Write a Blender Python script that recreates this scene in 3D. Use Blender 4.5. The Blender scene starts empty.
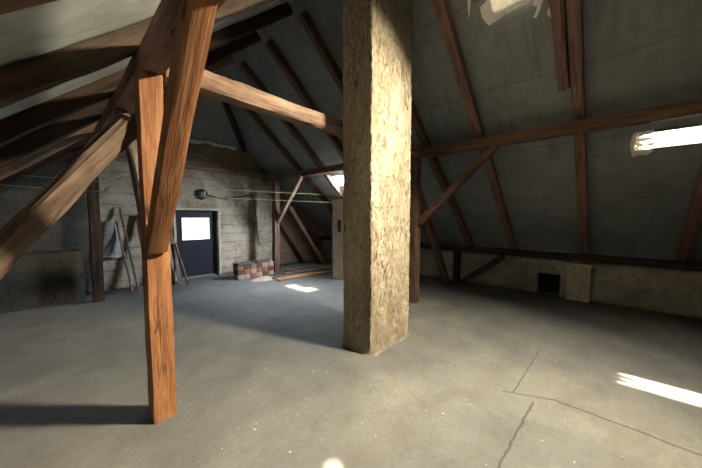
import bpy, bmesh, math, random
from mathutils import Vector, Matrix, noise
random.seed(7)
SC = bpy.context.scene
COL = SC.collection

# ------------------------------------------------------------------ camera
YAW, PIT, FPX, CAMH = math.radians(47.05), math.radians(3.45), 282.0, 1.55
cam_d = bpy.data.cameras.new('camera'); cam = bpy.data.objects.new('camera', cam_d); COL.objects.link(cam)
cam_d.sensor_fit = 'HORIZONTAL'; cam_d.sensor_width = 36.0; cam_d.lens = 36.0 * FPX / 702.0
cam_d.clip_start = 0.02
cam.location = (0, 0, CAMH)
cam.rotation_euler = (math.radians(90) - PIT, 0, -YAW)
SC.camera = cam

# ------------------------------------------------------------------ light
SC.view_settings.view_transform = 'Standard'; SC.view_settings.look = 'None'
SC.view_settings.gamma = 1.0; SC.view_settings.use_curve_mapping = False
SC.view_settings.exposure = 0.15
SC.cycles.max_bounces = 10; SC.cycles.diffuse_bounces = 6; SC.cycles.transparent_max_bounces = 12
SC.cycles.use_denoising = True
SC.cycles.sample_clamp_indirect = 20.0
SC.cycles.caustics_reflective = False; SC.cycles.caustics_refractive = False

S = 0.86                                   # roof slope (rise over run)
NV = Vector((S, 0, 1)).normalized()        # outward normal of the right slope
def zs(X): return 2.985 + S * ((4.5 - X) if X > 2.55 else (X - 0.6))      # underside of the roof sheets
def zr(X): return 2.80 + S * ((4.5 - X) if X > 2.55 else (X - 0.6))       # underside of the rafters

world = bpy.data.worlds.new('sky'); SC.world = world; world.use_nodes = True
bg = world.node_tree.nodes['Background']
bg.inputs['Color'].default_value = (0.86, 0.94, 1.0, 1); bg.inputs['Strength'].default_value = 2.2

sun_d = bpy.data.lights.new('sun', 'SUN'); sun = bpy.data.objects.new('sun', sun_d); COL.objects.link(sun)
sun_d.energy = 90.0; sun_d.color = (1.0, 0.86, 0.62); sun_d.angle = math.radians(1.2)
sun.rotation_euler = Vector((-1.35, 0.1, -2.42)).to_track_quat('-Z', 'Y').to_euler()
sun.location = (9, 0, 9)

def sky_area(name, X0, X1, Y0, Y1, watts, color, axis=(1.35, -0.1, 2.42), spread=114, drop=.035, k=1.0):
    """daylight entering through a roof window: an area light lying in the opening"""
    Xc, Yc = (X0 + X1) / 2, (Y0 + Y1) / 2
    d = bpy.data.lights.new(name, 'AREA'); o = bpy.data.objects.new(name, d); COL.objects.link(o)
    d.shape = 'RECTANGLE'; d.size = (Y1 - Y0) * k; d.size_y = (X1 - X0) * math.sqrt(1 + S * S) * k
    d.energy = watts; d.color = color; d.spread = math.radians(spread)
    n = NV.copy()
    if Xc < 2.55: n.x = -n.x
    o.location = Vector((Xc, Yc, zs(Xc))) - n * drop
    zax = Vector(axis).normalized()            # added lamp shines along the sun by default, or where it is aimed
    xax = Vector((0, 1, 0)); xax = (xax - zax * xax.dot(zax)).normalized(); yax = zax.cross(xax)
    M = Matrix((xax, yax, zax)).transposed().to_4x4(); M.translation = o.location
    o.matrix_world = M
    return o
# roof windows: X0, X1, Y0, Y1, watts, colour
ROOFWIN = [
    (4.99, 5.17, -0.74, -0.16, 9.0, (1.0, 0.92, 0.78)),     # seen at the right edge
    (3.02, 3.38, -0.50, -0.05, 300.0, (1.0, 0.86, 0.62), (2.0, -1.6, 3.8), 112, .07, .65),    # above the frame; added lamp tilted toward floor and chimney
    (4.98, 5.22, 4.44, 5.26, 140.0, (0.78, 0.88, 1.0), (1.6, -1.0, 1.9), 124),       # far, half hidden by the chimney; added lamp turned toward the gable
]
LEFTWIN = []
for i, w in enumerate(ROOFWIN + LEFTWIN):
    sky_area('daylight_%d' % (i + 1), *w)

# ------------------------------------------------------------------ node helpers / materials
class NT:
    def __init__(s, name):
        s.m = bpy.data.materials.new(name); s.m.use_nodes = True
        s.t = s.m.node_tree; s.n = s.t.nodes; s.l = s.t.links
        s.b = s.n['Principled BSDF']; s.out = s.n['Material Output']
        s.b.inputs['Specular IOR Level'].default_value = 0.25
    def put(s, inp, v):
        if hasattr(v, 'is_output') or isinstance(v, bpy.types.NodeSocket): s.l.new(v, inp)
        elif isinstance(v, (tuple, list)) and len(v) == 3 and inp.type == 'RGBA': inp.default_value = (*v, 1)
        else: inp.default_value = v
    def coord(s, kind='Object'): return s.n.new('ShaderNodeTexCoord').outputs[kind]
    def geo(s): return s.n.new('ShaderNodeNewGeometry').outputs['Position']
    def mapp(s, v, scale=(1, 1, 1), loc=(0, 0, 0)):
        k = s.n.new('ShaderNodeMapping'); s.l.new(v, k.inputs['Vector'])
        k.inputs['Scale'].default_value = scale; s.put(k.inputs['Location'], loc); return k.outputs[0]
    def noise(s, v, scale=5, detail=4, rough=.6, dist=0):
        k = s.n.new('ShaderNodeTexNoise'); s.l.new(v, k.inputs['Vector'])
        k.inputs['Scale'].default_value = scale; k.inputs['Detail'].default_value = detail
        k.inputs['Roughness'].default_value = rough; k.inputs['Distortion'].default_value = dist
        return k.outputs['Fac'], k.outputs['Color']
    def voro(s, v, scale=5, feature='F1'):
        k = s.n.new('ShaderNodeTexVoronoi'); k.feature = feature; s.l.new(v, k.inputs['Vector'])
        k.inputs['Scale'].default_value = scale; return k.outputs['Distance']
    def ramp(s, v, stops):
        k = s.n.new('ShaderNodeValToRGB'); s.l.new(v, k.inputs[0]); e = k.color_ramp.elements
        while len(e) < len(stops): e.new(0.5)
        for el, (p, c) in zip(e, stops):
            el.position = p; el.color = (*c, 1) if isinstance(c, (tuple, list)) else (c, c, c, 1)
        return k.outputs[0]
    def mix(s, f, a, b, mode='MIX'):
        k = s.n.new('ShaderNodeMix'); k.data_type = 'RGBA'; k.blend_type = mode
        s.put(k.inputs[0], f); s.put(k.inputs[6], a); s.put(k.inputs[7], b); return k.outputs[2]
    def math(s, op, a, b=None, c=None):
        k = s.n.new('ShaderNodeMath'); k.operation = op
        s.put(k.inputs[0], a)
        if b is not None: s.put(k.inputs[1], b)
        if c is not None: s.put(k.inputs[2], c)
        return k.outputs[0]
    def vmath(s, op, a, b=None):
        k = s.n.new('ShaderNodeVectorMath'); k.operation = op; s.put(k.inputs[0], a)
        if b is not None: s.put(k.inputs[1], b)
        return k
    def bump(s, h, strength=.5, dist=.02, prev=None):
        k = s.n.new('ShaderNodeBump'); s.l.new(h, k.inputs['Height'])
        k.inputs['Strength'].default_value = strength; k.inputs['Distance'].default_value = dist
        if prev is not None: s.l.new(prev, k.inputs['Normal'])
        return k.outputs[0]
    def done(s, color, rough=.8, normal=None):
        s.put(s.b.inputs['Base Color'], color); s.put(s.b.inputs['Roughness'], rough)
        if normal is not None: s.l.new(normal, s.b.inputs['Normal'])
        return s.m

def wood(name, dark, mid, light, knots=True, dusty=0.0, rough=.75):
    """timber with the grain along the local X axis"""
    k = NT(name)
    rnd = k.n.new('ShaderNodeObjectInfo').outputs['Random']
    off = k.n.new('ShaderNodeCombineXYZ')
    for i in range(3): k.l.new(k.math('MULTIPLY', rnd, 17.0 + 9 * i), off.inputs[i])
    base = k.vmath('ADD', k.coord(), off.outputs[0]).outputs[0]
    g1, _ = k.noise(k.mapp(base, (1.1, 9, 9)), 2.2, 6, .62, .6)
    g2, _ = k.noise(k.mapp(base, (1.6, 60, 60)), 2.0, 3, .6, .2)
    crack, _ = k.noise(k.mapp(base, (.9, 15, 15)), 1.5, 2, .5, .4)
    col = k.ramp(g1, [(.28, dark), (.5, mid), (.74, light)])
    col = k.mix(k.math('MULTIPLY', g2, .55), col, k.mix(1.0, col, (.45, .42, .4), 'MULTIPLY'))
    cl = k.ramp(k.math('ABSOLUTE', k.math('SUBTRACT', crack, .5)), [(0, 1.0), (.012, .75), (.022, 0.0)])
    patch, _ = k.noise(base, 1.3, 2, .5)
    cl = k.math('MULTIPLY', cl, k.ramp(patch, [(.50, 0.0), (.66, .8)]))
    col = k.mix(k.math('MULTIPLY', cl, .85), col, (.012, .008, .006))
    if knots:
        kn = k.voro(k.mapp(base, (2.2, 6, 6)), 1.0)
        kf = k.ramp(kn, [(.05, 1.0), (.11, .35), (.16, 0.0)])
        col = k.mix(k.math('MULTIPLY', kf, .8), col, (.03, .015, .01))
    if dusty:
        dn, _ = k.noise(base, 3.0, 5, .7)
        col = k.mix(k.math('MULTIPLY', k.ramp(dn, [(.4, 0.0), (.7, 1.0)]), dusty), col, (.34, .29, .24))
    h = k.math('SUBTRACT', k.math('MULTIPLY_ADD', g2, .35, g1), k.math('MULTIPLY', cl, 1.2))
    return k.done(col, rough, k.bump(h, .55, .012))

M = {}
M['orange'] = wood('orange_timber', (.16, .064, .027), (.33, .145, .064), (.47, .25, .122))
M['brown'] = wood('brown_timber', (.065, .036, .025), (.155, .092, .062), (.26, .165, .118))
M['red'] = wood('reddish_rafter_timber', (.12, .066, .052), (.23, .135, .108), (.32, .20, .165))
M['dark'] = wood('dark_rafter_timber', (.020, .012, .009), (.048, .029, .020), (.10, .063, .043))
M['strut'] = wood('worn_strut_timber', (.06, .038, .027), (.165, .105, .073), (.31, .21, .15), dusty=.2)
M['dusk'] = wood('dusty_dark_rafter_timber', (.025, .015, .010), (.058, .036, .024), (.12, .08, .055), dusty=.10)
M['log'] = wood('pale_hewn_log', (.10, .052, .032), (.26, .158, .105), (.44, .315, .225), dusty=.35)
M['grey'] = wood('grey_weathered_timber', (.06, .045, .035), (.14, .11, .085), (.26, .21, .165), dusty=.5)
M['plank'] = wood('sawn_plank', (.22, .10, .05), (.42, .21, .11), (.58, .34, .20))

def m_panels(name, c0, c1, c2):
    k = NT(name); p = k.geo()
    a, _ = k.noise(p, .9, 5, .65, .3); b, _ = k.noise(p, 7, 4, .6)
    streak, _ = k.noise(k.mapp(p, (.6, 5.5, .6)), 1.6, 4, .6)
    col = k.ramp(a, [(.3, c0), (.6, c1), (.8, c2)])
    col = k.mix(.35, col, k.mix(1.0, col, k.ramp(b, [(.3, .55), (.7, 1.15)]), 'MULTIPLY'))
    col = k.mix(k.math('MULTIPLY', k.ramp(streak, [(.52, 0.0), (.72, 1.0)]), .45), col, (.10, .105, .105))
    # horizontal laps between the sheets
    x = k.n.new('ShaderNodeSeparateXYZ'); k.l.new(p, x.inputs[0])
    wob, _ = k.noise(k.mapp(p, (0, 1, 0)), 1.2, 3, .5)
    s = k.math('ABSOLUTE', k.math('SUBTRACT', x.outputs[0], 2.55))
    s = k.math('ADD', k.math('SUBTRACT', s, 0.045), k.math('MULTIPLY', wob, .05))
    fr = k.math('FRACT', k.math('DIVIDE', s, .80))
    seam = k.ramp(fr, [(0, 1.0), (.004, .8), (.009, 0.0)])
    seam = k.math('MULTIPLY', seam, k.math('GREATER_THAN', x.outputs[0], 2.6))
    col = k.mix(k.math('MULTIPLY', seam, .8), col, (.03, .03, .03))
    nrm = k.bump(k.math('SUBTRACT', k.math('MULTIPLY_ADD', b, .25, a), seam), .35, .02)
    return k.done(col, .62, nrm)
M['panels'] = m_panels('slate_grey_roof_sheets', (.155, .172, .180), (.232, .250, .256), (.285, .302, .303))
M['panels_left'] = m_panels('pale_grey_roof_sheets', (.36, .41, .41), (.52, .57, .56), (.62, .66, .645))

def m_floor():
    k = NT('dusty_concrete'); p = k.geo()
    a, _ = k.noise(p, .55, 6, .62, .4); b, _ = k.noise(p, 3.2, 6, .66, .3); c, _ = k.noise(p, 30, 3, .6)
    col = k.ramp(a, [(.28, (.066, .072, .076)), (.5, (.121, .123, .119)), (.72, (.178, .172, .158))])
    col = k.mix(.5, col, k.mix(1.0, col, k.ramp(b, [(.3, .6), (.5, 1.0), (.7, 1.2)]), 'MULTIPLY'))
    col = k.mix(.22, col, k.mix(1.0, col, k.ramp(c, [(.35, .6), (.65, 1.25)]), 'MULTIPLY'))
    # dark worn smears
    sm, _ = k.noise(k.mapp(p, (1.0, 2.6, 1)), 1.1, 5, .7, .8)
    col = k.mix(k.math('MULTIPLY', k.ramp(sm, [(.52, 0.0), (.66, 1.0)]), .55), col, (.11, .10, .09))
    # lighter trodden specks
    v = k.voro(p, 9.0); col = k.mix(k.ramp(v, [(.03, .7), (.06, 0.0)]), col, (.5, .47, .41))
    # cracks of the slab: polylines in floor metres
    _, nc = k.noise(p, 7.0, 4, .6)
    wob = k.vmath('SUBTRACT', nc, (.5, .5, .5)); sc = k.n.new('ShaderNodeVectorMath'); sc.operation = 'SCALE'
    k.l.new(wob.outputs[0], sc.inputs[0]); sc.inputs['Scale'].default_value = .045
    q = k.vmath('ADD', p, sc.outputs[0]).outputs[0]
    q = k.vmath('MULTIPLY', q, (1, 1, 0)).outputs[0]
    def seg(a, b):
        ab = (b[0] - a[0], b[1] - a[1], 0); L2 = ab[0] ** 2 + ab[1] ** 2
        pa = k.vmath('SUBTRACT', q, (a[0], a[1], 0)).outputs[0]
        t = k.vmath('DOT_PRODUCT', pa, ab).outputs['Value']
        t = k.n.new('ShaderNodeMath').id_data and k.math('DIVIDE', t, L2)
        cl = k.n.new('ShaderNodeClamp'); k.l.new(t, cl.inputs[0])
        s2 = k.n.new('ShaderNodeVectorMath'); s2.operation = 'SCALE'; s2.inputs[0].default_value = ab
        k.l.new(cl.outputs[0], s2.inputs['Scale'])
        return k.vmath('LENGTH', k.vmath('SUBTRACT', pa, s2.outputs[0]).outputs[0]).outputs['Value']
    d = None
    for a_, b_, w in [((1.55, .47), (2.27, .45), 1), ((2.27, .45), (2.70, .43), .8), ((2.74, .59), (3.9, .57), 1.6),
                      ((2.70, .66), (2.86, .30), 1), ((2.86, .30), (2.85, -.2), .8), ((2.85, -.2), (2.78, -1.2), .8)]:
        e = k.math('MULTIPLY', seg(a_, b_), w); d = e if d is None else k.math('MINIMUM', d, e)
    ck = k.ramp(d, [(0, 1.0), (.004, .8), (.009, 0.0)])
    col = k.mix(k.math('MULTIPLY', ck, .75), col, (.035, .03, .028))
    h = k.math('SUBTRACT', k.math('MULTIPLY_ADD', c, .12, b), k.math('MULTIPLY', ck, 2.0))
    return k.done(col, k.ramp(a, [(.3, .62), (.7, .85)]), k.bump(h, .35, .012))
M['floor'] = m_floor()

def m_plaster(name, c0, c1, c2, pit, scale=1.0, pitamt=.8, vert=False, rows=False, fine=26, veins=.35):
    k = NT(name); p = k.geo()
    v = k.mapp(p, (1, 1, .28)) if vert else p
    a, _ = k.noise(v, 2.2 * scale, 6, .66, .5); b, _ = k.noise(v, 11 * scale, 5, .7, .8); c, _ = k.noise(p, fine * 2.2, 3, .6)
    col = k.ramp(a, [(.3, c0), (.52, c1), (.72, c2)])
    pits = k.ramp(b, [(.33, 1.0), (.43, 0.0)])
    cr, _ = k.noise(v, 13 * scale, 5, .7, .9)
    lines = k.ramp(k.math('ABSOLUTE', k.math('SUBTRACT', cr, .5)), [(0, 1.0), (.006, .5), (.016, 0.0)])
    dk = k.math('MAXIMUM', pits, k.math('MULTIPLY', lines, veins))
    hh = k.math('MULTIPLY_ADD', c, .12, k.math('MULTIPLY_ADD', a, .5, b))
    if rows:
        x = k.n.new('ShaderNodeSeparateXYZ'); k.l.new(p, x.inputs[0])
        wz = k.math('MULTIPLY_ADD', a, .16, x.outputs[2])
        fr = k.math('FRACT', k.math('DIVIDE', wz, .235))
        rw = k.ramp(fr, [(0, 1.0), (.08, .8), (.16, 0.0)])
        gate, _ = k.noise(k.mapp(p, (1, 1, 3)), 2.0, 4, .6)
        rw = k.math('MULTIPLY', rw, k.ramp(gate, [(.42, 0.0), (.6, 1.0)]))
        dk = k.math('MAXIMUM', dk, k.math('MULTIPLY', rw, .8))
    col = k.mix(k.math('MULTIPLY', dk, pitamt), col, pit)
    col = k.mix(.25, col, k.mix(1.0, col, k.ramp(c, [(.3, .6), (.7, 1.25)]), 'MULTIPLY'))
    if vert:
        f1, _ = k.noise(k.mapp(p, (1, 1, .45)), 34, 4, .75, .6)
        fp = k.ramp(f1, [(.38, 1.0), (.49, 0.0)])
        zone, _ = k.noise(p, 3.0, 3, .6); x = k.n.new('ShaderNodeSeparateXYZ'); k.l.new(p, x.inputs[0])
        fp = k.math('MULTIPLY', fp, k.ramp(zone, [(.35, .35), (.6, 1.0)]))
        col = k.mix(k.math('MULTIPLY', fp, .8), col, (.17, .12, .07))
        base = k.ramp(k.math('MULTIPLY_ADD', zone, .5, x.outputs[2]), [(.15, 1.0), (.55, 0.0)])
        col = k.mix(k.math('MULTIPLY', base, .55), col, (.20, .17, .13))     # dirty foot of the shaft
        hh = k.math('MULTIPLY_ADD', fp, -.5, hh)
    return k.done(col, .9, k.bump(k.math('SUBTRACT', hh, k.math('MULTIPLY', dk, .8)), .7, .022))
M['chimney'] = m_plaster('rough_cream_mortar', (.27, .22, .155), (.41, .355, .26), (.54, .49, .39), (.075, .052, .032), 1.5, .8, vert=True, veins=.55)
M['gable'] = m_plaster('old_limewash', (.29, .23, .165), (.50, .425, .325), (.62, .545, .44), (.10, .07, .045), .9, .7, rows=True)
M['darkgrey'] = m_plaster('dark_grey_plaster', (.05, .046, .04), (.085, .08, .07), (.13, .12, .105), (.03, .026, .022), .8, .6)  # darker plaster for the left gable end and its ledge
M['knee'] = m_plaster('knee_wall_plaster', (.22, .205, .18), (.39, .365, .32), (.50, .475, .425), (.12, .10, .08), .8, .5)
M['pier'] = m_plaster('pale_pier_plaster', (.45, .39, .30), (.62, .56, .46), (.72, .67, .58), (.18, .13, .09), 1.0, .5)
M['mortar'] = m_plaster('trodden_mortar', (.14, .13, .11), (.22, .21, .18), (.30, .28, .24), (.08, .07, .06), 4, .6)
M['rubble'] = m_plaster('mortar_rubble', (.28, .22, .16), (.42, .34, .27), (.55, .47, .39), (.14, .10, .07), 4, .6)

def m_brickwall():
    k = NT('bare_brickwork'); p = k.geo()
    br = k.n.new('ShaderNodeTexBrick')
    x = k.n.new('ShaderNodeSeparateXYZ'); k.l.new(p, x.inputs[0]); cb = k.n.new('ShaderNodeCombineXYZ')
    k.l.new(x.outputs[0], cb.inputs[0]); k.l.new(x.outputs[2], cb.inputs[1]); k.l.new(cb.outputs[0], br.inputs['Vector'])
    for nme, vv in (('Scale', 1.0), ('Mortar Size', .012), ('Brick Width', .26), ('Row Height', .085), ('Bias', -.1)): br.inputs[nme].default_value = vv
    br.inputs['Color1'].default_value = (.20, .085, .05, 1); br.inputs['Color2'].default_value = (.30, .15, .09, 1)
    br.inputs['Mortar'].default_value = (.25, .21, .17, 1)
    a, _ = k.noise(p, 4, 5, .65)
    col = k.mix(k.ramp(a, [(.42, 0.0), (.7, .8)]), br.outputs['Color'], (.22, .17, .13))
    return k.done(col, .9, k.bump(k.math('SUBTRACT', a, br.outputs['Fac']), .6, .02))
M['brickwall'] = m_brickwall()

def plain(name, c, rough=.7, amt=.25, scale=14, metal=0.0):
    k = NT(name); a, _ = k.noise(k.coord(), scale, 5, .65)
    col = k.mix(amt, c, k.mix(1.0, c, k.ramp(a, [(.3, .35), (.7, 1.35)]), 'MULTIPLY'))
    k.b.inputs['Metallic'].default_value = metal
    return k.done(col, rough, k.bump(a, .3, .006))
M['boards'] = wood('gable_boards', (.13, .092, .062), (.26, .19, .135), (.36, .28, .20), dusty=.35)
M['door'] = plain('dark_blue_door_paint', (.022, .022, .036), .55, .5, 6)
M['doorframe'] = plain('dark_door_frame_paint', (.06, .05, .048), .6, .5, 9)
M['iron'] = plain('rusty_iron', (.06, .045, .038), .6, .6, 30, .5)
M['lampbody'] = plain('dark_lamp_housing', (.03, .03, .03), .5, .3, 20)
M['lampglass'] = plain('grey_lamp_glass', (.35, .36, .34), .2, .2, 10)
M['cable'] = plain('brown_cable', (.05, .038, .03), .7, .3, 10)
M['line'] = plain('pale_green_line', (.42, .62, .52), .5, .15, 10)
M['brick'] = plain('loose_brick', (.25, .12, .085), .9, .7, 18)
M['brickpale'] = plain('loose_brick_with_mortar', (.36, .25, .19), .9, .7, 18)
M['brickdark'] = plain('dark_loose_brick', (.12, .06, .045), .9, .7, 18)
M['slab'] = plain('dark_slab', (.09, .085, .08), .8, .5, 9)
M['crumb'] = plain('plaster_crumb', (.40, .37, .32), .9, .4, 40)
M['sack'] = plain('grey_sackcloth', (.32, .32, .31), .95, .5, 12)
M['hollow'] = plain('dark_hollow', (.02, .02, .02), .95, .4, 6)  # near-black colour for the back of the wall hole
M['wframe'] = plain('skylight_frame_metal', (.16, .17, .17), .6, .5, 12)

def m_glass(name, fog0, fog):
    k = NT(name)
    tr = k.n.new('ShaderNodeBsdfTransparent'); tr.inputs[0].default_value = (.97, .99, 1, 1)
    gl = k.n.new('ShaderNodeBsdfGlossy'); gl.inputs['Roughness'].default_value = .08
    df = k.n.new('ShaderNodeBsdfTranslucent'); df.inputs[0].default_value = (.8, .84, .82, 1)
    mx = k.n.new('ShaderNodeMixShader'); mx.inputs[0].default_value = .05
    k.l.new(tr.outputs[0], mx.inputs[1]); k.l.new(gl.outputs[0], mx.inputs[2])
    m2 = k.n.new('ShaderNodeMixShader')
    a, _ = k.noise(k.coord(), 6, 5, .65); k.l.new(k.ramp(a, [(.35, fog0), (.7, fog)]), m2.inputs[0])
    k.l.new(mx.outputs[0], m2.inputs[1]); k.l.new(df.outputs[0], m2.inputs[2])
    k.l.new(m2.outputs[0], k.out.inputs[0]); return k.m
M['glass'] = m_glass('dusty_glass', .03, .25)
M['grimyglass'] = m_glass('grimy_glass', .25, .6)
def m_foil():
    k = NT('torn_white_foil')
    a, _ = k.noise(k.coord(), 18, 5, .7, .5); col = k.ramp(a, [(.3, (.74, .72, .66)), (.6, (.92, .91, .87))])
    k.done(col, .5, k.bump(a, .5, .01))
    tl = k.n.new('ShaderNodeBsdfTranslucent'); k.l.new(col, tl.inputs[0])
    mx = k.n.new('ShaderNodeMixShader'); mx.inputs[0].default_value = .10
    k.l.new(k.b.outputs[0], mx.inputs[1]); k.l.new(tl.outputs[0], mx.inputs[2]); k.l.new(mx.outputs[0], k.out.inputs[0])
    return k.m
M['foil'] = m_foil()

# ------------------------------------------------------------------ object helpers
def link(name, bm, mat, parent=None, smooth=False, mats=None):
    me = bpy.data.meshes.new(name); bm.normal_update(); bm.to_mesh(me); bm.free()
    for m in (mats or [mat]): me.materials.append(M[m])
    if smooth:
        for p in me.polygons: p.use_smooth = True
    o = bpy.data.objects.new(name, me); COL.objects.link(o)
    if parent is not None: o.parent = parent
    return o
def tag(o, label, cat, group=None, kind=None):
    o['label'] = label; o['category'] = cat
    if group: o['group'] = group
    if kind: o['kind'] = kind
    return o
def struct(o, label, cat): return tag(o, label, cat, kind='structure')
def empty(name, loc, rot=0):
    o = bpy.data.objects.new(name, None); o.location = loc; o.rotation_euler = (0, 0, rot)
    o.empty_display_size = .1; COL.objects.link(o); return o
def box(bm, lo, hi, mi=0):
    vs = [bm.verts.new((x, y, z)) for x in (lo[0], hi[0]) for y in (lo[1], hi[1]) for z in (lo[2], hi[2])]
    for f in ((0, 1, 3, 2), (4, 6, 7, 5), (0, 4, 5, 1), (2, 3, 7, 6), (0, 2, 6, 4), (1, 5, 7, 3)):
        bm.faces.new([vs[i] for i in f]).material_index = mi
def frame_matrix(p0, p1, up):
    x = (p1 - p0).normalized(); y = Vector(up).cross(x)
    if y.length < 1e-4: y = Vector((0, 1, 0)).cross(x)
    y.normalize(); z = x.cross(y)
    m = Matrix((x, y, z)).transposed().to_4x4(); m.translation = p0; return m
def beam_mesh(L, w, h, roundness=.18, rough=.006, bow=0.0, taper=1.0, step=.12, seed=0, bowy=0.0):
    """hewn timber: rounded-rectangle section swept along local X, edges and faces uneven"""
    bm = bmesh.new(); n = max(4, int(L / step)); rings = []
    N = 20; e = 2.0 + (1 - roundness) * 9.0
    sec = []
    for i in range(N):
        a = 2 * math.pi * (i + .5) / N; c, s = math.cos(a), math.sin(a)
        r = (abs(c) ** e + abs(s) ** e) ** (-1 / e); sec.append((c * r * .5, s * r * .5))
    for j in range(n + 1):
        t = j / n; x = t * L; k = 1 + (taper - 1) * t; ring = []
        for (yy, zz) in sec:
            d = rough * (noise.noise(Vector((x * 2.2 + seed * 7.3, yy * 7, zz * 7 + seed))) * 1.6 + noise.noise(Vector((x * 9 + seed, yy * 16, zz * 16))) * .6)
            q = Vector((yy * w * k, zz * h * k)); q += q.normalized() * d
            b = math.sin(math.pi * t)
            ring.append(bm.verts.new((x, q.x + bowy * b + rough * .8 * noise.noise(Vector((x * .9, seed, 3))), q.y + bow * b + rough * .8 * noise.noise(Vector((x * .9, seed, 9))))))
        rings.append(ring)
    for a, b in zip(rings, rings[1:]):
        for i in range(N): bm.faces.new((a[i], a[(i + 1) % N], b[(i + 1) % N], b[i]))
    bm.faces.new(rings[0][::-1]); bm.faces.new(rings[-1])
    bmesh.ops.recalc_face_normals(bm, faces=bm.faces)
    return bm
SEED = [0]
def beam(name, p0, p1, w, h, mat, label=None, cat='beam', up=(0, 0, 1), group=None, parent=None, **kw):
    p0, p1 = Vector(p0), Vector(p1); SEED[0] += 1
    o = link(name, beam_mesh((p1 - p0).length, w, h, seed=SEED[0], **kw), mat, smooth=True)
    o.matrix_world = frame_matrix(p0, p1, up)
    try: o.data.set_sharp_from_angle(angle=math.radians(38))
    except Exception: pass
    if label: tag(o, label, cat, group)
    if parent is not None:
        o.parent = parent; o.matrix_parent_inverse = parent.matrix_world.inverted()
    return o
def tube(name, pts, r, mat, parent=None, seg=8):
    bm = bmesh.new(); rings = []; pts = [Vector(p) for p in pts]
    for i, p in enumerate(pts):
        d = (pts[min(i + 1, len(pts) - 1)] - pts[max(i - 1, 0)]).normalized()
        u = d.orthogonal().normalized() if i == 0 else (rings_u - d * rings_u.dot(d)).normalized()
        rings_u = u; v = d.cross(u)
        rings.append([bm.verts.new(p + (u * math.cos(2 * math.pi * k / seg) + v * math.sin(2 * math.pi * k / seg)) * r) for k in range(seg)])
    for a, b in zip(rings, rings[1:]):
        for k in range(seg): bm.faces.new((a[k], a[(k + 1) % seg], b[(k + 1) % seg], b[k]))
    bm.faces.new(rings[0][::-1]); bm.faces.new(rings[-1])
    return link(name, bm, mat, parent, smooth=True)
def disc_lathe(name, prof, mat, parent=None, seg=28):
    """profile (r, z) turned about local Z"""
    bm = bmesh.new(); rings = []
    for r, z in prof: rings.append([bm.verts.new((r * math.cos(2 * math.pi * k / seg), r * math.sin(2 * math.pi * k / seg), z)) for k in range(seg)])
    for a, b in zip(rings, rings[1:]):
        for k in range(seg): bm.faces.new((a[k], a[(k + 1) % seg], b[(k + 1) % seg], b[k]))
    bm.faces.new(rings[0][::-1]); bm.faces.new(rings[-1])
    return link(name, bm, mat, parent, smooth=False)
def solidify(o, t, offset):
    m = o.modifiers.new('thickness', 'SOLIDIFY'); m.thickness = t; m.offset = offset; return o
def fbm(p, n=4):
    s, a = 0, 1
    for _ in range(n): s += a * noise.noise(p); p = p * 2.1; a *= .5
    return s

# ================================================================== SETTING
YN, YF, XL, XR = -4.2, 7.75, -1.65, 6.75
# floor
bm = bmesh.new(); nx, ny = 60, 80
vv = [[bm.verts.new((XL - .3 + (XR - XL + .6) * i / nx, YN - .3 + (YF - YN + .6) * j / ny, 0)) for j in range(ny + 1)] for i in range(nx + 1)]
for i in range(nx):
    for j in range(ny): bm.faces.new((vv[i][j], vv[i + 1][j], vv[i + 1][j + 1], vv[i][j + 1]))
o = link('floor', bm, 'floor'); solidify(o, .1, -1)
struct(o, 'bare dusty grey concrete attic floor with cracks', 'floor')

# roof slopes (with the openings of the roof windows) and half-hip
HIPY = 6.35; HZ = 3.45; HX = 4.5 - (HZ - 2.985) / S
def slope(name, right, holes):
    bm = bmesh.new()
    mx = (lambda X: X) if right else (lambda X: 5.1 - X)
    ys = sorted({YN - .2, HIPY, *[h[2] for h in holes], *[h[3] for h in holes]})
    xs = sorted({2.55, 7.1, *[(h[0] if right else 5.1 - h[1]) for h in holes], *[(h[1] if right else 5.1 - h[0]) for h in holes]})
    V = {}
    def v(X, Y):
        key = (round(X, 4), round(Y, 4))
        if key not in V: V[key] = bm.verts.new((mx(X), Y, 2.985 + S * (4.5 - X)))
        return V[key]
    for a, b in zip(xs, xs[1:]):
        for c, d in zip(ys, ys[1:]):
            X, Y = (a + b) / 2, (c + d) / 2
            if any((h[0] if right else 5.1 - h[1]) < X < (h[1] if right else 5.1 - h[0]) and h[2] < Y < h[3] for h in holes): continue
            bm.faces.new((v(a, c), v(b, c), v(b, d), v(a, d)))
    f = [v(x, HIPY) for x in reversed(xs)]       # far strip down to the gable wall
    bm.faces.new(f + [bm.verts.new((mx(HX), YF, HZ)), bm.verts.new((mx(HX), YF + .35, HZ)), bm.verts.new((mx(7.1), YF + .35, 2.985 + S * (4.5 - 7.1)))])
    bmesh.ops.recalc_face_normals(bm, faces=bm.faces)
    up = sum((f.normal.z * f.calc_area() for f in bm.faces))
    if up < 0: bmesh.ops.reverse_faces(bm, faces=bm.faces)
    o = link(name, bm, 'panels' if right else 'panels_left'); solidify(o, .04, 1); return o
FOILHOLE = (3.33, 3.50, 0.74, 1.08)
struct(slope('ceiling_right', True, [w[:4] for w in ROOFWIN] + [FOILHOLE]), 'right roof slope lined with grey sheets, chimney passing through it', 'ceiling')
struct(slope('ceiling_left', False, [w[:4] for w in LEFTWIN]), 'left roof slope lined with grey sheets, low over the leaning strut', 'ceiling')
bm = bmesh.new()
f = bm.faces.new([bm.verts.new(p) for p in ((HX, YF, HZ), (2.55, HIPY, zs(2.55)), (5.1 - HX, YF, HZ))])
if f.normal.z < 0: f.normal_flip()
bm.normal_update()
if bm.faces[:][0].normal.z < 0: bmesh.ops.reverse_faces(bm, faces=bm.faces[:])
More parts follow.
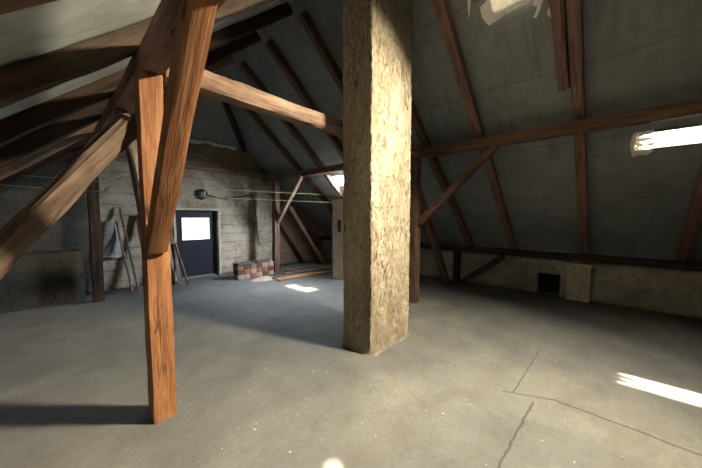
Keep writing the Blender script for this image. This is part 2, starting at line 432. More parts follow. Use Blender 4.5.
o = link('ceiling_hip', bm, 'panels'); solidify(o, .04, 1)
struct(o, 'dark half-hip of the roof above the gable boards', 'ceiling')

# walls
def top_of(X): return min(2.985 + S * (4.5 - X) if X > 2.55 else 2.985 + S * (X - .6), HZ) + .02
def gable(name, Y, x0, x1, zcap, mat, hole=None, step=.07, amp=.018, out=1, thick=.3):
    bm = bmesh.new()
    xs = [x0 + (x1 - x0) * i / round((x1 - x0) / step) for i in range(round((x1 - x0) / step) + 1)]
    zz = [zcap * i / round(zcap / step) for i in range(round(zcap / step) + 1)]
    if hole:
        xs = sorted({x for x in xs if all(abs(x - h) > step * .45 for h in hole[:2])} | set(hole[:2]))
        zz = sorted({z for z in zz if all(abs(z - h) > step * .45 for h in hole[2:] if h > 0)} | {h for h in hole[2:]})
    V = {}
    def v(i, j):
        if (i, j) not in V:
            x, z = xs[i], min(zz[j], top_of(xs[i])); d = amp * fbm(Vector((x * 1.6, z * 3.4, Y)))
            V[i, j] = bm.verts.new((x, Y + d * out * -1, z))
        return V[i, j]
    for i in range(len(xs) - 1):
        for j in range(len(zz) - 1):
            xm, zm = (xs[i] + xs[i + 1]) / 2, (zz[j] + zz[j + 1]) / 2
            if hole and hole[0] < xm < hole[1] and hole[2] < zm < hole[3]: continue
            if zz[j] >= max(top_of(xs[i]), top_of(xs[i + 1])): continue
            bm.faces.new((v(i, j), v(i + 1, j), v(i + 1, j + 1), v(i, j + 1)))
    bmesh.ops.remove_doubles(bm, verts=bm.verts, dist=1e-4)
    bmesh.ops.dissolve_degenerate(bm, edges=bm.edges, dist=1e-4)
    s = sum(f.normal.y for f in bm.faces) if not bm.normal_update() else 0
    if s * out > 0: bmesh.ops.reverse_faces(bm, faces=bm.faces)     # normals into the room
    o = link(name, bm, mat, smooth=True); solidify(o, thick, -1); return o
DX0, DX1, DZ = 2.10, 3.10, 1.72
struct(gable('wall_far_corner', YF, XL - .45, .56, 2.80, 'darkgrey'), 'dark grey left end of the gable wall', 'wall')
struct(gable('wall_far', YF, .56, 4.90, 2.80, 'gable', hole=(DX0, DX1, 0.0, DZ)), 'rough limewashed gable wall around the dark door', 'wall')
struct(gable('wall_far_brick', YF, 4.90, XR + .45, 3.05, 'brickwall'), 'bare brick end of the gable wall under the right slope', 'wall')
# horizontal boards over the gable beam: each board a plank of the same cladding
bm = bmesh.new(); z = 2.86
while z < HZ - .01:
    z1 = min(z + .148, HZ); xa = max(.6, 0.6 + (z1 - 2.985) / S); xb = 5.1 - xa
    box(bm, (xa, YF - .03 - random.random() * .008, z), (xb, YF + .05, z1 - .006)); z += .15
bm.verts.ensure_lookup_table()
o = link('wall_far_boards', bm, 'boards'); struct(o, 'brown horizontal boards closing the gable above the beam', 'wall')
bm = bmesh.new(); bm.faces.new([bm.verts.new((x, YF + .07, z)) for x, z in ((.2, 2.5), (4.9, 2.5), (4.9, zs(4.9) + .02), (HX, HZ + .03), (5.1 - HX, HZ + .03), (.2, zs(.2) + .02))]); o = link('wall_far_backing', bm, 'boards'); solidify(o, .06, 0)
struct(o, 'boarded backing of the gable above the beam', 'wall')

def low_wall(name, X, d, y0, y1, ztop, hole=None):
    bm = bmesh.new(); step = .07; n = round((y1 - y0) / step)
    ys = [y0 + (y1 - y0) * i / n for i in range(n + 1)]; zz = [ztop * i / 10 for i in range(11)]
    if hole:
        ys = sorted({y for y in ys if all(abs(y - h) > .03 for h in hole[:2])} | set(hole[:2])); zz = sorted({z for z in zz if abs(z - hole[3]) > .03} | {hole[3]})
    V = {}
    def v(i, j):
        if (i, j) not in V:
            V[i, j] = bm.verts.new((X + .012 * fbm(Vector((ys[i] * 1.5, zz[j] * 3, X))), ys[i], zz[j]))
        return V[i, j]
    for i in range(len(ys) - 1):
        for j in range(len(zz) - 1):
            ym, zm = (ys[i] + ys[i + 1]) / 2, (zz[j] + zz[j + 1]) / 2
            if hole and hole[0] < ym < hole[1] and hole[2] < zm < hole[3]: continue
            bm.faces.new((v(i, j), v(i + 1, j), v(i + 1, j + 1), v(i, j + 1)))
    bm.normal_update()
    if sum(f.normal.x for f in bm.faces) * d > 0: bmesh.ops.reverse_faces(bm, faces=bm.faces)
    o = link(name, bm, 'knee', smooth=True); solidify(o, .34, -1); return o
struct(low_wall('wall_right', XR, 1, YN, YF, .74, hole=(.72, 1.10, 0.0, .42)), 'low plastered knee wall under the right eaves', 'wall')
struct(low_wall('wall_left', XL, -1, YN, YF, .74), 'low plastered knee wall under the left eaves', 'wall')
struct(gable('wall_near', YN, XL - .1, XR + .1, HZ + 1.3, 'gable', step=.3, out=-1), 'near gable wall behind the camera', 'wall')
# close the triangle of the near gable
bm = bmesh.new(); bm.faces.new([bm.verts.new(p) for p in ((0.9, YN - .05, 3.2), (4.2, YN - .05, 3.2), (2.55, YN - .05, 4.72))])
o = link('wall_near_peak', bm, 'boards'); solidify(o, .05, 0); struct(o, 'boarded peak of the near gable', 'wall')

# near-black backing behind the opening in the right knee wall
bm = bmesh.new()
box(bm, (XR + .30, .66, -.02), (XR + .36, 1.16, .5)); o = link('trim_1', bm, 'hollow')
struct(o, 'near-black back of the square hole in the right knee wall', 'trim')
# pilaster of the right knee wall, with a cap
pil = empty('trim_2', (XR - .05, .44, 0))
struct(pil, 'pale plastered pilaster of the right knee wall beside the square hole', 'trim')
def rough_box(lo, hi, amp, step=.05):
    bm = bmesh.new(); box(bm, lo, hi)
    L = max(hi[i] - lo[i] for i in range(3))
    bmesh.ops.subdivide_edges(bm, edges=bm.edges, cuts=max(1, min(24, int(L / step))), use_grid_fill=True)
    for v in bm.verts:
        n = fbm(v.co * 4); v.co += Vector((noise.noise(v.co * 5), noise.noise(v.co * 5 + Vector((9, 0, 0))), 0)) * amp
    return bm
o = link('shaft', rough_box((-.09, -.175, 0), (.06, .165, .64), .008), 'pier', pil, smooth=True)
o.data.set_sharp_from_angle(angle=.6)
o = link('cap', rough_box((-.12, -.205, .64), (.06, .195, .69), .006), 'pier', pil); o['label'] = 'projecting cap'
# low masonry ledge in the dark corner on the left
o = link('trim_3', rough_box((XL, 7.15, 0), (.42, 7.72, .92), .015, .1), 'darkgrey', smooth=True); o.data.set_sharp_from_angle(angle=.6)
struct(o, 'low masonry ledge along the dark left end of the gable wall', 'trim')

# door in the gable wall
dr = empty('door_1', (DX0, YF + .14, 0)); struct(dr, 'dark blue boarded door with a bright square window in the far gable wall', 'door')
DW = DX1 - DX0
bm = bmesh.new(); fw = .05
box(bm, (0.0, -.03, 0), (fw, .05, DZ)); box(bm, (DW - fw, -.03, 0), (DW, .05, DZ)); box(bm, (fw, -.03, DZ - .045), (DW - fw, .05, DZ + .01))
link('door_frame', bm, 'doorframe', dr)
wx0, wx1, wz0, wz1 = .17, .84, .965, 1.53
bm = bmesh.new(); z0, z1 = .022, DZ - .0455; a, b = fw + .0005, DW - fw - .0005
box(bm, (a, -.012, z0), (wx0, .03, z1)); box(bm, (wx1, -.012, z0), (b, .03, z1)); box(bm, (wx0, -.012, z0), (wx1, .03, wz0)); box(bm, (wx0, -.012, wz1), (wx1, .03, z1))
link('panel', bm, 'door', dr)
bm = bmesh.new(); t = .028
box(bm, (wx0 - t, -.026, wz0 - t), (wx1 + t, -.012, wz0)); box(bm, (wx0 - t, -.026, wz1), (wx1 + t, -.012, wz1 + t))
box(bm, (wx0 - t, -.026, wz0), (wx0, -.012, wz1)); box(bm, (wx1, -.026, wz0), (wx1 + t, -.012, wz1))
link('window_bead', bm, 'door', dr)
bm = bmesh.new(); box(bm, (wx0, .006, wz0), (wx1, .011, wz1)); o = link('pane', bm, 'glass', dr); o['label'] = 'clear pane blown white by daylight'
bm = bmesh.new(); box(bm, (DW - .115, -.02, .86), (DW - .085, -.012, 1.0)); box(bm, (DW - .17, -.055, .935), (DW - .09, -.043, .95)); box(bm, (DW - .106, -.05, .935), (DW - .094, -.012, .95))
link('handle', bm, 'iron', dr)
# light plaster surround
bm = rough_box((DX0 - .05, YF - .03, 0), (DX0, YF + .12, DZ + .05), .01, .06)
for (lo, hi) in (((DX1, YF - .03, 0), (DX1 + .055, YF + .12, DZ + .05)), ((DX0, YF - .03, DZ), (DX1, YF + .12, DZ + .05))):
    b2 = rough_box(lo, hi, .01, .06); me = bpy.data.meshes.new('t'); b2.to_mesh(me); b2.free(); bm.from_mesh(me); bpy.data.meshes.remove(me)
o = link('trim_4', bm, 'pier'); struct(o, 'crumbling pale plaster surround of the dark door', 'trim')

# roof windows
def roof_window(i, w, label, right=True, pane='glass'):
    X0, X1, Y0, Y1 = w[:4]; Xc, Yc = (X0 + X1) / 2, (Y0 + Y1) / 2
    n = NV.copy()
    if not right: n.x = -n.x
    root = bpy.data.objects.new('window_%d' % i, None); root.empty_display_size = .1; COL.objects.link(root)
    m = Matrix((Vector((0, 1, 0)), n.cross(Vector((0, 1, 0))), n)).transposed().to_4x4(); m.translation = Vector((Xc, Yc, zs(Xc)))
    root.matrix_world = m; struct(root, label, 'window')
    hw, hh = (Y1 - Y0) / 2, (X1 - X0) / 2 * math.sqrt(1 + S * S); t = .022
    bm = bmesh.new()
    for lo, hi in (((-hw - t, -hh - t, -.008), (hw + t, -hh, .09)), ((-hw - t, hh, -.008), (hw + t, hh + t, .09)),
                   ((-hw - t, -hh, -.008), (-hw, hh, .09)), ((hw, -hh, -.008), (hw + t, hh, .09))): box(bm, lo, hi)
    link('frame', bm, 'wframe', root)
    bm = bmesh.new(); box(bm, (-hw, -hh, .05), (hw, hh, .054)); link('pane', bm, pane, root)
    return root, hw, hh
w1, hw1, hh1 = roof_window(1, ROOFWIN[0], 'small bright skylight in the right slope under the purlin, at the right edge')
# sagging wire across it
pts = [(-hw1 + 2 * hw1 * k / 14, -hh1 * .42 + .012 * math.sin(k * 1.3) , -.012) for k in range(15)]
tube('wire', pts, .0035, 'cable', w1)
roof_window(2, ROOFWIN[1], 'skylight in the right slope above the torn foil, beyond the top edge')
roof_window(3, ROOFWIN[2], 'far bright skylight in the right slope just left of the chimney', pane='grimyglass')

# ================================================================== BIG TIMBERS
# truss over the near post
beam('post', (.552, 2.53, 0), (.545, 2.53, 2.58), .155, .155, 'orange', 'near orange-brown hewn timber post standing on the floor at left, dark shadow at its foot', 'post', up=(0, 1, 0), roundness=.10, rough=.007)
beam('brace', (.535, 2.47, 1.33), (.545, 1.48, 2.63), .125, .14, 'orange', 'bright orange diagonal brace rising from the near post to the top of the photo', 'brace', up=(0, 1, 1), roundness=.06, rough=.004)
beam('brace', (.545, 2.62, 1.28), (.545, 3.62, 2.60), .10, .12, 'grey', 'dark curved diagonal brace behind the near post, rising away toward the gable', 'brace', up=(0, -1, 1), roundness=.7, bow=.10)
beam('strut', (-1.12, 2.60, 0.06), (.45, 2.60, 2.24),   .12, .135, 'strut', 'thick pale round-edged strut leaning from lower left up to the near post', 'strut', up=(-.7, -.6, .7), roundness=.6, rough=.012)
beam('purlin', (.55, YN, 2.652), (.55, YF, 2.652), .165, .145, 'red', 'brown purlin under the left slope resting on the near post', 'purlin', roundness=.12, rough=.008)
beam('tie_beam', (.645, 2.55, 2.665), (4.40, 2.55, 2.675), .165, .175, 'log', 'pale round hewn tie beam from the near post to behind the chimney', 'beam', roundness=.75, rough=.012, bow=-.015)
beam('purlin', (4.5, YN, 2.652), (4.5, YF, 2.652), .165, .145, 'brown', 'brown purlin under the right slope running to the right edge', 'purlin', roundness=.12, rough=.008)
beam('post', (4.49, 2.62, 0), (4.49, 2.62, 2.58), .16, .16, 'brown', 'brown post half hidden behind the right edge of the chimney', 'post', up=(0, 1, 0), roundness=.12)
beam('brace', (4.50, 2.54, 1.44), (4.50, 1.28, 2.60), .10, .11, 'brown', 'brown diagonal brace from the post behind the chimney up to the right purlin', 'brace', up=(0, 1, 1), roundness=.15)
beam('strut', (4.55, 2.74, 2.45), (6.16, 2.74, .05), .11, .14, 'brown', 'brown strut leaning from behind the chimney down to the floor under the right slope', 'strut', up=(.7, 0, .7), roundness=.3)
# far truss
beam('post', (4.32, 6.92, 0), (4.38, 6.92, 2.58), .16, .16, 'brown', 'far brown post standing beside the brick pile', 'post', up=(0, 1, 0), roundness=.15)
beam('brace', (4.37, 6.86, 1.42), (4.44, 5.86, 2.60), .10, .11, 'log', 'pale diagonal brace from the far post by the brick pile up to the purlin', 'brace', up=(0, 1, 1), roundness=.3)
beam('strut', (4.80, 6.92, 1.85), (6.10, 6.92, .05), .10, .12, 'brown', 'thin strut leaning from the far post down to the floor before bare brickwork', 'strut', up=(.7, 0, .7), roundness=.3)
beam('post', (.58, 6.90, 0), (.58, 6.90, 2.58), .16, .16, 'dark', 'dark post standing in the far left corner before the masonry ledge', 'post', up=(0, 1, 0), roundness=.15)
beam('gable_beam', (.62, YF - .07, 2.79), (4.42, YF - .07, 2.79), .16, .12, 'log', 'pale horizontal beam across the far gable above the door', 'beam', roundness=.2)
# wall plates
beam('wall_plate', (XR - .02, YN, .795), (XR - .02, YF, .795), .20, .13, 'dark', 'dark wall plate lying on the right knee wall', 'beam', roundness=.15)
beam('wall_plate', (XL + .02, YN, .795), (XL + .02, YF, .795), .20, .13, 'dark', 'dark wall plate lying on the left knee wall', 'beam', roundness=.15)
# short post and diagonal under the right plate
beam('stub_post', (6.55, 2.68, 0), (6.55, 2.68, .74), .15, .13, 'dark', 'short dark post standing under the right wall plate', 'post', up=(0, 1, 0), roundness=.2)
beam('brace', (6.54, 2.52, .06), (6.56, 1.68, .72), .11, .11, 'dark', 'short dark diagonal brace under the right wall plate', 'brace', up=(0, 1, 1), roundness=.3)

# rafters: rest on the purlins, both slopes
RD = .14; CS = 1 / math.sqrt(1 + S * S)
def rafter(Y, right, mat, label, w=.115, X_top=2.60, X_bot=6.98, seedbow=0, h=RD):
    off = NV * (h / 2)                                        # centre of the section above its underside
    a = Vector((X_bot, Y, zr(X_bot))) + off; b = Vector((X_top, Y, zr(X_top))) + off
    if not right: a.x = 5.1 - a.x; b.x = 5.1 - b.x
    return beam('rafter', a, b, w, h, mat, label, 'rafter', up=(NV.x if right else -NV.x, 0, NV.z), group=('rafters of the right slope' if right else 'rafters of the left slope'), roundness=.15, rough=.007, bow=seedbow)
RY = [(-2.9, 'brown', 'rafter of the right slope far outside the right edge'), (-1.95, 'brown', 'rafter of the right slope beyond the right edge'),
      (-.80, 'red', 'dark reddish rafter at the right edge, right of the small bright skylight'),
      (.37, 'red', 'reddish rafter of the right slope standing upright left of the small bright skylight'),
      (1.56, 'red', 'reddish rafter of the right slope crossing the purlin right of the chimney'),
      (2.46, 'brown', 'brown rafter of the right slope close behind the right edge of the chimney'),
      (3.43, 'brown', 'dark rafter of the right slope first to the left of the chimney'),
      (4.37, 'brown', 'dark rafter of the right slope second to the left of the chimney'),
      (5.32, 'brown', 'dark rafter of the right slope third to the left of the chimney'),
      (6.18, 'brown', 'dark rafter of the right slope fourth to the left of the chimney, near the gable')]
for Y, m_, lab in RY: rafter(Y, True, m_, lab, seedbow=random.uniform(-.01, .01))
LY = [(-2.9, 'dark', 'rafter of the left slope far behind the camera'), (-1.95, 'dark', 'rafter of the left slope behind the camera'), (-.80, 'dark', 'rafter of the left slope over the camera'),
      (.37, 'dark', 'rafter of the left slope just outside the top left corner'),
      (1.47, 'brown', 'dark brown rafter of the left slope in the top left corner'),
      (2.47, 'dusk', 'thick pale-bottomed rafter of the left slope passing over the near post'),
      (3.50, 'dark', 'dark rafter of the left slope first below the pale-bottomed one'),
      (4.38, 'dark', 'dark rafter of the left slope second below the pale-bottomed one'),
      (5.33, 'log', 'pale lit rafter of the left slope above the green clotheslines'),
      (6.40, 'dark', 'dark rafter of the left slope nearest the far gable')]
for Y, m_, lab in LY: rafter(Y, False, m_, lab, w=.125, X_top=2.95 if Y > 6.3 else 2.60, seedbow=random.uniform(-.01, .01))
# jack rafter of the half-hip and its hip rafters
beam('hip_rafter', (3.86, 7.70, 3.42), (2.62, 6.42, 4.50), .11, .13, 'dark', 'dark hip rafter rising from right end of the gable boards', 'rafter', roundness=.15)
beam('hip_rafter', (1.24, 7.70, 3.42), (2.48, 6.42, 4.50), .11, .13, 'dark', 'dark hip rafter rising from left end of the gable boards', 'rafter', roundness=.15)
# sistered timber beside the upright rafter
a = Vector((2.75, .515, zr(2.75))) + NV * .07; b = Vector((4.22, .495, zr(4.22))) + NV * .065
beam('sister_timber', b, a, .105, .14, 'red', 'short brown timber doubled against the upright rafter, its rounded end hanging over the right purlin', 'beam', up=(NV.x, 0, NV.z), roundness=.75, rough=.016)

# ================================================================== CHIMNEY
def chimney_shaft(x0, x1, y0, y1, zt, step=.024, amp=.016):
    bm = bmesh.new(); nz = int(zt / step); per = []
    nxx, nyy = round((x1 - x0) / step), round((y1 - y0) / step)
    for i in range(nxx): per.append((x0 + (x1 - x0) * i / nxx, y0, 0, -1))
    for i in range(nyy): per.append((x1, y0 + (y1 - y0) * i / nyy, 1, 0))
    for i in range(nxx): per.append((x1 - (x1 - x0) * i / nxx, y1, 0, 1))
    for i in range(nyy): per.append((x0, y1 - (y1 - y0) * i / nyy, -1, 0))
    cx, cy = (x0 + x1) / 2, (y0 + y1) / 2; rings = []
    for j in range(nz + 1):
        z = zt * j / nz; ring = []
        flare = 1 + .04 * max(0, 1 - z / .12) ** 2
        for (x, y, nx_, ny_) in per:
            q = Vector((x * 1.0, y * 1.0, z * .35)); r = Vector((x, y, z))
            d = amp * (fbm(q * 5.0, 4) * .9 + .55 * noise.noise(r * 22) + .35 * noise.noise(r * 45))
            if nx_ < 0 and z < 1.75: d *= .6                 # smoother render on the lower left face
            corner = min(abs(x - x0), abs(x - x1)) < .02 and min(abs(y - y0), abs(y - y1)) < .02
            dx = (x - cx) * flare - (x - cx) + nx_ * d; dy = (y - cy) * flare - (y - cy) + ny_ * d
            if corner: dx += (cx - x) * .016 + amp * .5 * noise.noise(r * 14); dy += (cy - y) * .03
            ring.append(bm.verts.new((x + dx, y + dy, z)))
        rings.append(ring)
    n = len(per)
    for a, b in zip(rings, rings[1:]):
        for i in range(n): bm.faces.new((a[i], a[(i + 1) % n], b[(i + 1) % n], b[i]))
    bm.faces.new(rings[0][::-1]); bm.faces.new(rings[-1]); return bm
ch = empty('chimney', (2.78, 2.13, 0)); tag(ch, 'tall square chimney shaft in rough cream mortar standing in the middle of the attic', 'chimney')
o = link('shaft', chimney_shaft(2.385 - 2.78, 3.19 - 2.78, 1.92 - 2.13, 2.36 - 2.13, 5.2), 'chimney', ch, smooth=True)
o.data.set_sharp_from_angle(angle=math.radians(50))
# smeared mortar foot on the floor
bm = bmesh.new(); N = 56; ring0, ring1 = [], []
for k in range(N):
    a = 2 * math.pi * k / N; c, s = math.cos(a), math.sin(a); r = (abs(c) ** 8 + abs(s) ** 8) ** (-1 / 8)
    g = .012 + .03 * (noise.noise(Vector((c * 3, s * 3, 1))) + .4) + .05 * max(0, noise.noise(Vector((c * 6, s * 6, 4)))) * (s < 0)
    ring0.append(bm.verts.new((c * r * (.385 + g), s * r * (.215 + g), .002))); ring1.append(bm.verts.new((c * r * .385, s * r * .215, .028)))
for k in range(N): bm.faces.new((ring0[k], ring0[(k + 1) % N], ring1[(k + 1) % N], ring1[k]))
bm.faces.new(ring0[::-1]); bm.faces.new(ring1)
link('mortar_foot', bm, 'mortar', ch)
# short pier behind the chimney
pr = empty('pier', (5.12, 5.02, 0)); tag(pr, 'short pale plastered masonry pier peeping out left behind the chimney', 'pier')
o = link('shaft', rough_box((-.22, -.22, 0), (.22, .18, 1.98), .010, .05), 'pier', pr, smooth=True); o.data.set_sharp_from_angle(angle=.6)
bm = bmesh.new(); box(bm, (-.235, -.12, 1.18), (-.20, -.02, 1.48)); o = link('niche_plate', bm, 'iron', pr); o['label'] = 'dark rusty plate standing for a small niche'  # flat plate stands in for the small niche of the pier
tube('hook', [(-.22, .02, 1.33), (-.27, .03, 1.33), (-.29, .03, 1.35), (-.29, .03, 1.38)], .006, 'iron', pr)

# ================================================================== SMALL THINGS
# wall lamp and cable over the door
lp = bpy.data.objects.new('wall_lamp', None); COL.objects.link(lp); lp.location = (2.71, YF - .02, 2.13); lp.rotation_euler = (math.radians(90), 0, 0)
tag(lp, 'round dark bulkhead lamp on the gable wall above the door', 'lamp')
disc_lathe('housing', [(.135, 0), (.135, .03), (.115, .05), (.09, .05)], 'lampbody', lp)
disc_lathe('lamp_shade', [(.088, .045), (.085, .07), (.06, .10), (.025, .115)], 'lampglass', lp)
bm = bmesh.new()
box(bm, (-.10, -.006, .05), (.10, .006, .12)); box(bm, (-.006, -.10, .05), (.006, .10, .12)); link('guard', bm, 'lampbody', lp)
cb = [(2.84, 7.71, 2.12), (3.1, 7.71, 2.06), (3.4, 7.71, 2.05), (3.75, 7.71, 2.13), (4.02, 7.71, 2.19), (4.10, 7.71, 2.16), (4.14, 7.71, 1.9), (4.19, 7.71, 1.5), (4.22, 7.71, 1.1), (4.28, 7.71, .68)]
tag(tube('cable', cb, .011, 'cable'), 'thin brown cable running from the lamp along the gable wall and down', 'cable')

# clotheslines
def line(p, q, sag, lab):
    pts = [Vector(p).lerp(Vector(q), k / 24) - Vector((0, 0, sag * 4 * (k / 24) * (1 - k / 24))) for k in range(25)]
    tag(tube('clothesline', pts, .0022, 'line', seg=6), lab, 'line', 'clotheslines strung between the left rafters and the chimney')
line((-.20, 5.33, 2.06), (2.40, 2.30, 1.80), .02, 'upper of two thin green clotheslines strung from the left rafter to the chimney')
line((-.36, 5.33, 1.93), (2.40, 2.22, 1.71), .02, 'lower of two thin green clotheslines strung from the left rafter to the chimney')

# torn foil under the right slope at the top edge, lit through the gap behind it
def foil(name, poly, lab, drop=.02, curl=.05):
    """poly: (X, Y) outline on the right slope, hanging a little below the sheets"""
    bm = bmesh.new(); vs = []
    n = len(poly)
    for i in range(n):
        a, b = Vector(poly[i]), Vector(poly[(i + 1) % n]); m_ = max(2, int((b - a).length / .02))
        for k in range(m_):
            p = a.lerp(b, k / m_); j = .010 * noise.noise(Vector((p.x * 40, p.y * 40, 2)))
            vs.append(bm.verts.new((p.x + j, p.y - j, 0)))
    bm.faces.new(vs); bmesh.ops.triangulate(bm, faces=bm.faces)
    bmesh.ops.subdivide_edges(bm, edges=bm.edges, cuts=1)
    cx = sum(v.co.x for v in bm.verts) / len(bm.verts); cy = sum(v.co.y for v in bm.verts) / len(bm.verts)
    for v in bm.verts:
        d = drop + .012 * noise.noise(Vector((v.co.x * 22, v.co.y * 22, 5))) + curl * ((v.co.x - cx) ** 2 + (v.co.y - cy) ** 2) ** .5 * .6
        z = zs(v.co.x); v.co = Vector((v.co.x, v.co.y, z)) - NV * d
    c = sum((v.co for v in bm.verts), Vector()) / len(bm.verts)
    for v in bm.verts: v.co -= c
    o = link(name, bm, 'foil'); o.location = c; solidify(o, .002, 0); tag(o, lab, 'foil', 'torn foil under the right slope'); return o
foil('torn_foil', [(3.42, 1.19), (3.36, 1.0), (3.355, .66), (3.45, .66), (3.53, .72), (3.54, .90), (3.56, 1.02), (3.58, 1.15), (3.50, 1.20)], 'largest bright strip of torn white foil under the right slope at the top edge')
foil('torn_foil', [(3.22, 1.33), (3.30, 1.36), (3.32, 1.30), (3.46, 1.34), (3.46, 1.32), (3.33, 1.27), (3.36, 1.20), (3.32, 1.21), (3.29, 1.28)], 'cross-shaped scrap of torn white foil beside the reddish rafter at the top edge')
foil('torn_foil', [(3.50, .66), (3.53, .60), (3.62, .65), (3.68, .70), (3.66, .72), (3.60, .68), (3.57, .72), (3.55, .70)], 'ragged curled scrap of torn white foil at the top edge, left of the doubled timber')
foil('torn_foil', [(3.62, .57), (3.68, .55), (3.74, .53), (3.75, .56), (3.68, .60)], 'smallest scrap of torn foil at the top edge, close beside the doubled timber', drop=.012)
# foil beside the skylight
foil('torn_foil', [(4.96, -.13), (5.12, -.11), (5.24, -.14), (5.235, -.27), (5.20, -.34), (5.175, -.30), (5.155, -.20), (5.14, -.19), (5.125, -.31), (5.10, -.34), (5.085, -.20), (5.075, -.20), (5.06, -.30), (5.035, -.33), (5.02, -.19), (5.008, -.19), (4.98, -.32), (4.95, -.30)], 'scrap of bright foil hanging at the left side of the small skylight', drop=.014)
# crumpled plastic over the gable boards
bm = bmesh.new(); n = 40; rows = []
for i in range(n + 1):
    x = 2.35 + 1.25 * i / n; rows.append([bm.verts.new((x, YF - .10 - .05 * noise.noise(Vector((x * 6, k, 0))) - .02 * k, 3.49 - .055 * k + .05 * noise.noise(Vector((x * 5, k * .7, 4))))) for k in range(3)])
for a, b in zip(rows, rows[1:]):
    for k in range(2): bm.faces.new((a[k], a[k + 1], b[k + 1], b[k]))
o = link('plastic_sheet', bm, 'foil', smooth=True); solidify(o, .004, 0); tag(o, 'crumpled pale plastic sheet draped along the top of the gable boards', 'sheet')

# brick pile: each brick its own
rown = ['bottom', 'middle', 'top']; coln = ['leftmost', 'second from left', 'third from left', 'third from right', 'second from right', 'rightmost']
def brick_mesh(w, d, h):
    bm = bmesh.new(); box(bm, (-w / 2, -d / 2, 0), (w / 2, d / 2, h)); bmesh.ops.bevel(bm, geom=bm.edges[:], offset=.007, segments=2, affect='EDGES')
    for v in bm.verts: v.co += Vector((noise.noise(v.co * 30), noise.noise(v.co * 30 + Vector((5, 0, 0))), 0)) * .004
    return bm
b0 = {}
for r in range(3):
    for c in range(6):
        m_ = random.choice(('brick', 'brickpale', 'brick', 'brickdark'))
        if m_ not in b0: o = b0[m_] = link('brick', brick_mesh(.162, .26, .118), m_)
        else: o = b0[m_].copy(); COL.objects.link(o)
        o.location = (3.20 + c * .168 + random.uniform(-.002, .002), 6.82 + random.uniform(-.015, .015), r * .1185); o.rotation_euler = (0, 0, random.uniform(-.01, .01))
        tag(o, '%s loose brick in the %s row of the pile before the gable wall' % (coln[c], rown[r]), 'brick', 'loose bricks piled before the gable wall')
bm = bmesh.new(); box(bm, (-.24, -.15, 0), (.20, .15, .035)); bmesh.ops.bevel(bm, geom=bm.edges[:], offset=.006, affect='EDGES')
o = link('stone_slab', bm, 'slab'); o.location = (3.36, 6.82, .357); tag(o, 'dark flat slab lying on the left half of the brick pile', 'slab')
bm = bmesh.new(); box(bm, (-.20, -.13, 0), (.20, .13, .05)); bmesh.ops.bevel(bm, geom=bm.edges[:], offset=.006, affect='EDGES')
o = link('stone_slab', bm, 'slab'); o.location = (3.82, 6.84, .357); o.rotation_euler = (0, 0, .08); tag(o, 'thicker dark slab lying on the right half of the brick pile', 'slab')
# planks on the floor under the far struts
def plank(p, q, w, t, m_, lab, z=0, grp='planks lying on the floor by the far post'):
    p, q = Vector((*p, z + t / 2)), Vector((*q, z + t / 2))
    beam('plank', p, q, w, t, m_, lab, 'plank', roundness=.03, rough=.002, group=grp)
plank((3.75, 5.93), (5.75, 5.80), .17, .05, 'plank', 'orange plank lying in front on the floor between far post and pier')
plank((4.30, 6.45), (5.9, 6.20), .20, .045, 'grey', 'grey plank lying on the floor in the middle behind the orange one')
plank((4.55, 6.78), (6.2, 6.55), .16, .05, 'brown', 'brown plank lying on the floor closest to the bare brickwork')
plank((3.75, 6.17), (4.95, 6.03), .12, .04, 'brown', 'short brown plank lying just behind the orange one', z=0)
# rubble heap (uncountable)
bm = bmesh.new(); N = 26; vv = [[None] * N for _ in range(N)]
for i in range(N):
    for j in range(N):
        x, y = -1 + 2 * i / (N - 1), -1 + 2 * j / (N - 1); r = math.hypot(x, y)
        h = max(0, 1 - r) * .07 * (1 + .8 * noise.noise(Vector((x * 6, y * 6, 2)))) + .004 * (r < 1)
        vv[i][j] = bm.verts.new((x * .36, y * .22, max(.0, h)))
for i in range(N - 1):
    for j in range(N - 1): bm.faces.new((vv[i][j], vv[i + 1][j], vv[i + 1][j + 1], vv[i][j + 1]))
bmesh.ops.delete(bm, geom=[v for v in bm.verts if v.co.z <= 0 and all(e.other_vert(v).co.z <= 0 for e in v.link_edges)], context='VERTS')
o = link('rubble_heap', bm, 'rubble'); o.location = (3.62, 6.32, .001); tag(o, 'low heap of pale mortar rubble on the floor before the brick pile', 'rubble', kind='stuff')

# things leaning left of the door
def lean(name, base, top, w, t, m_, lab, cat, up=(0, 1, 0), **kw): return beam(name, base, top, w, t, m_, lab, cat, up=up, **kw)
lean('plank', (2.02, 7.22, .01), (1.90, 7.68, 1.55), .10, .03, 'grey', 'grey plank leaning on the gable wall just left of the door', 'plank', roundness=.05)
lean('pole', (2.10, 7.00, .02), (1.99, 7.44, .95), .045, .045, 'brown', 'short brown pole leaning on the wall at the left foot of the door', 'pole', roundness=.9)
lean('plank', (1.86, 7.30, .01), (1.80, 7.69, 1.05), .14, .025, 'plank', 'short sawn plank leaning on the wall left of the grey plank', 'plank', roundness=.05)
lean('pole', (1.22, 7.15, .02), (1.05, 7.68, 1.75), .04, .04, 'grey', 'long grey pole leaning on the wall behind the near post', 'pole', roundness=.9)
lean('plank', (1.45, 7.25, .01), (1.38, 7.69, 1.60), .12, .03, 'dark', 'tall dark plank leaning on the wall behind the near post', 'plank', roundness=.05)
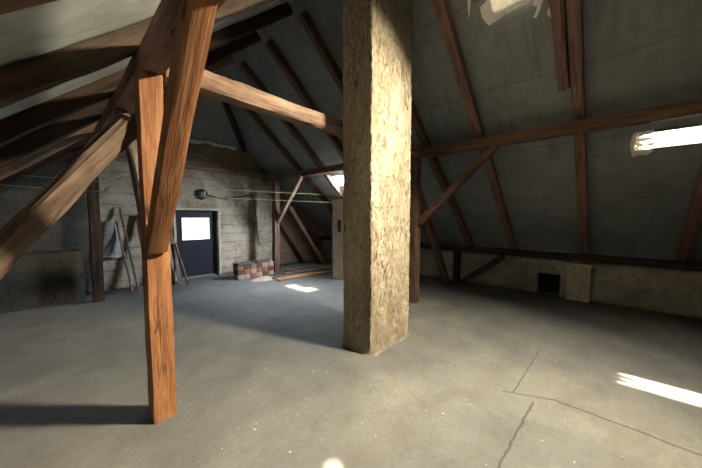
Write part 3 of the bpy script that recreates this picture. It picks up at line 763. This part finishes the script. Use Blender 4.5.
lean('pole', (1.10, 7.05, .02), (.98, 7.66, 1.45), .03, .03, 'log', 'thin pale stick leaning on the wall beside the hanging sack', 'pole', roundness=.9)
# sack hanging from a nail on the gable wall
bm = bmesh.new(); rows = []
for j in range(15):
    t = j / 14; ring = []
    for k in range(20):
        a = 2 * math.pi * k / 20; wv = .05 + .12 * t ** .6; dv = .03 + .03 * math.sin(math.pi * t)
        f = 1 + .16 * math.sin(a * 5 + t * 2) * t
        ring.append(bm.verts.new((math.cos(a) * wv * f, math.sin(a) * dv * f, -t * .78)))
    rows.append(ring)
for a, b in zip(rows, rows[1:]):
    for k in range(20): bm.faces.new((a[k], a[(k + 1) % 20], b[(k + 1) % 20], b[k]))
bm.faces.new(rows[0]); bm.faces.new(rows[-1][::-1])
o = link('sack', bm, 'sack', smooth=True); o.location = (.86, 7.66, 1.48); tag(o, 'grey cloth sack hanging on the dark gable wall left of the near post', 'sack')

# plaster crumbs on the floor
bmc = bmesh.new(); bmesh.ops.create_icosphere(bmc, subdivisions=2, radius=1)
for v in bmc.verts: v.co *= 1 + .35 * noise.noise(v.co * 1.7); v.co.z = v.co.z * .6 + .5
c0 = link('plaster_crumb', bmc, 'crumb')
spots = [(.96, 1.85, .016), (1.02, 1.50, .014), (.80, 1.36, .010), (2.05, .92, .016), (2.35, .62, .012), (2.70, 1.30, .010), (1.75, 2.15, .014), (1.45, 2.55, .012),
         (2.26, .30, .014), (2.45, -.10, .012), (2.20, .12, .010), (3.3, 1.0, .010), (1.15, 2.3, .010), (1.9, 1.5, .009), (3.75, 1.6, .012), (2.1, 3.4, .014), (1.4, 3.8, .012), (2.9, 4.6, .016)]
for i, (x, y, r) in enumerate(spots):
    o = c0 if i == 0 else c0.copy()
    if i: COL.objects.link(o)
    o.location = (x, y, 0); o.scale = (r * .7, r * random.uniform(.4, .7), r * .5); o.rotation_euler = (0, 0, random.random() * 6)
    tag(o, 'small pale plaster crumb lying on the concrete floor', 'crumb', 'plaster crumbs scattered on the floor')
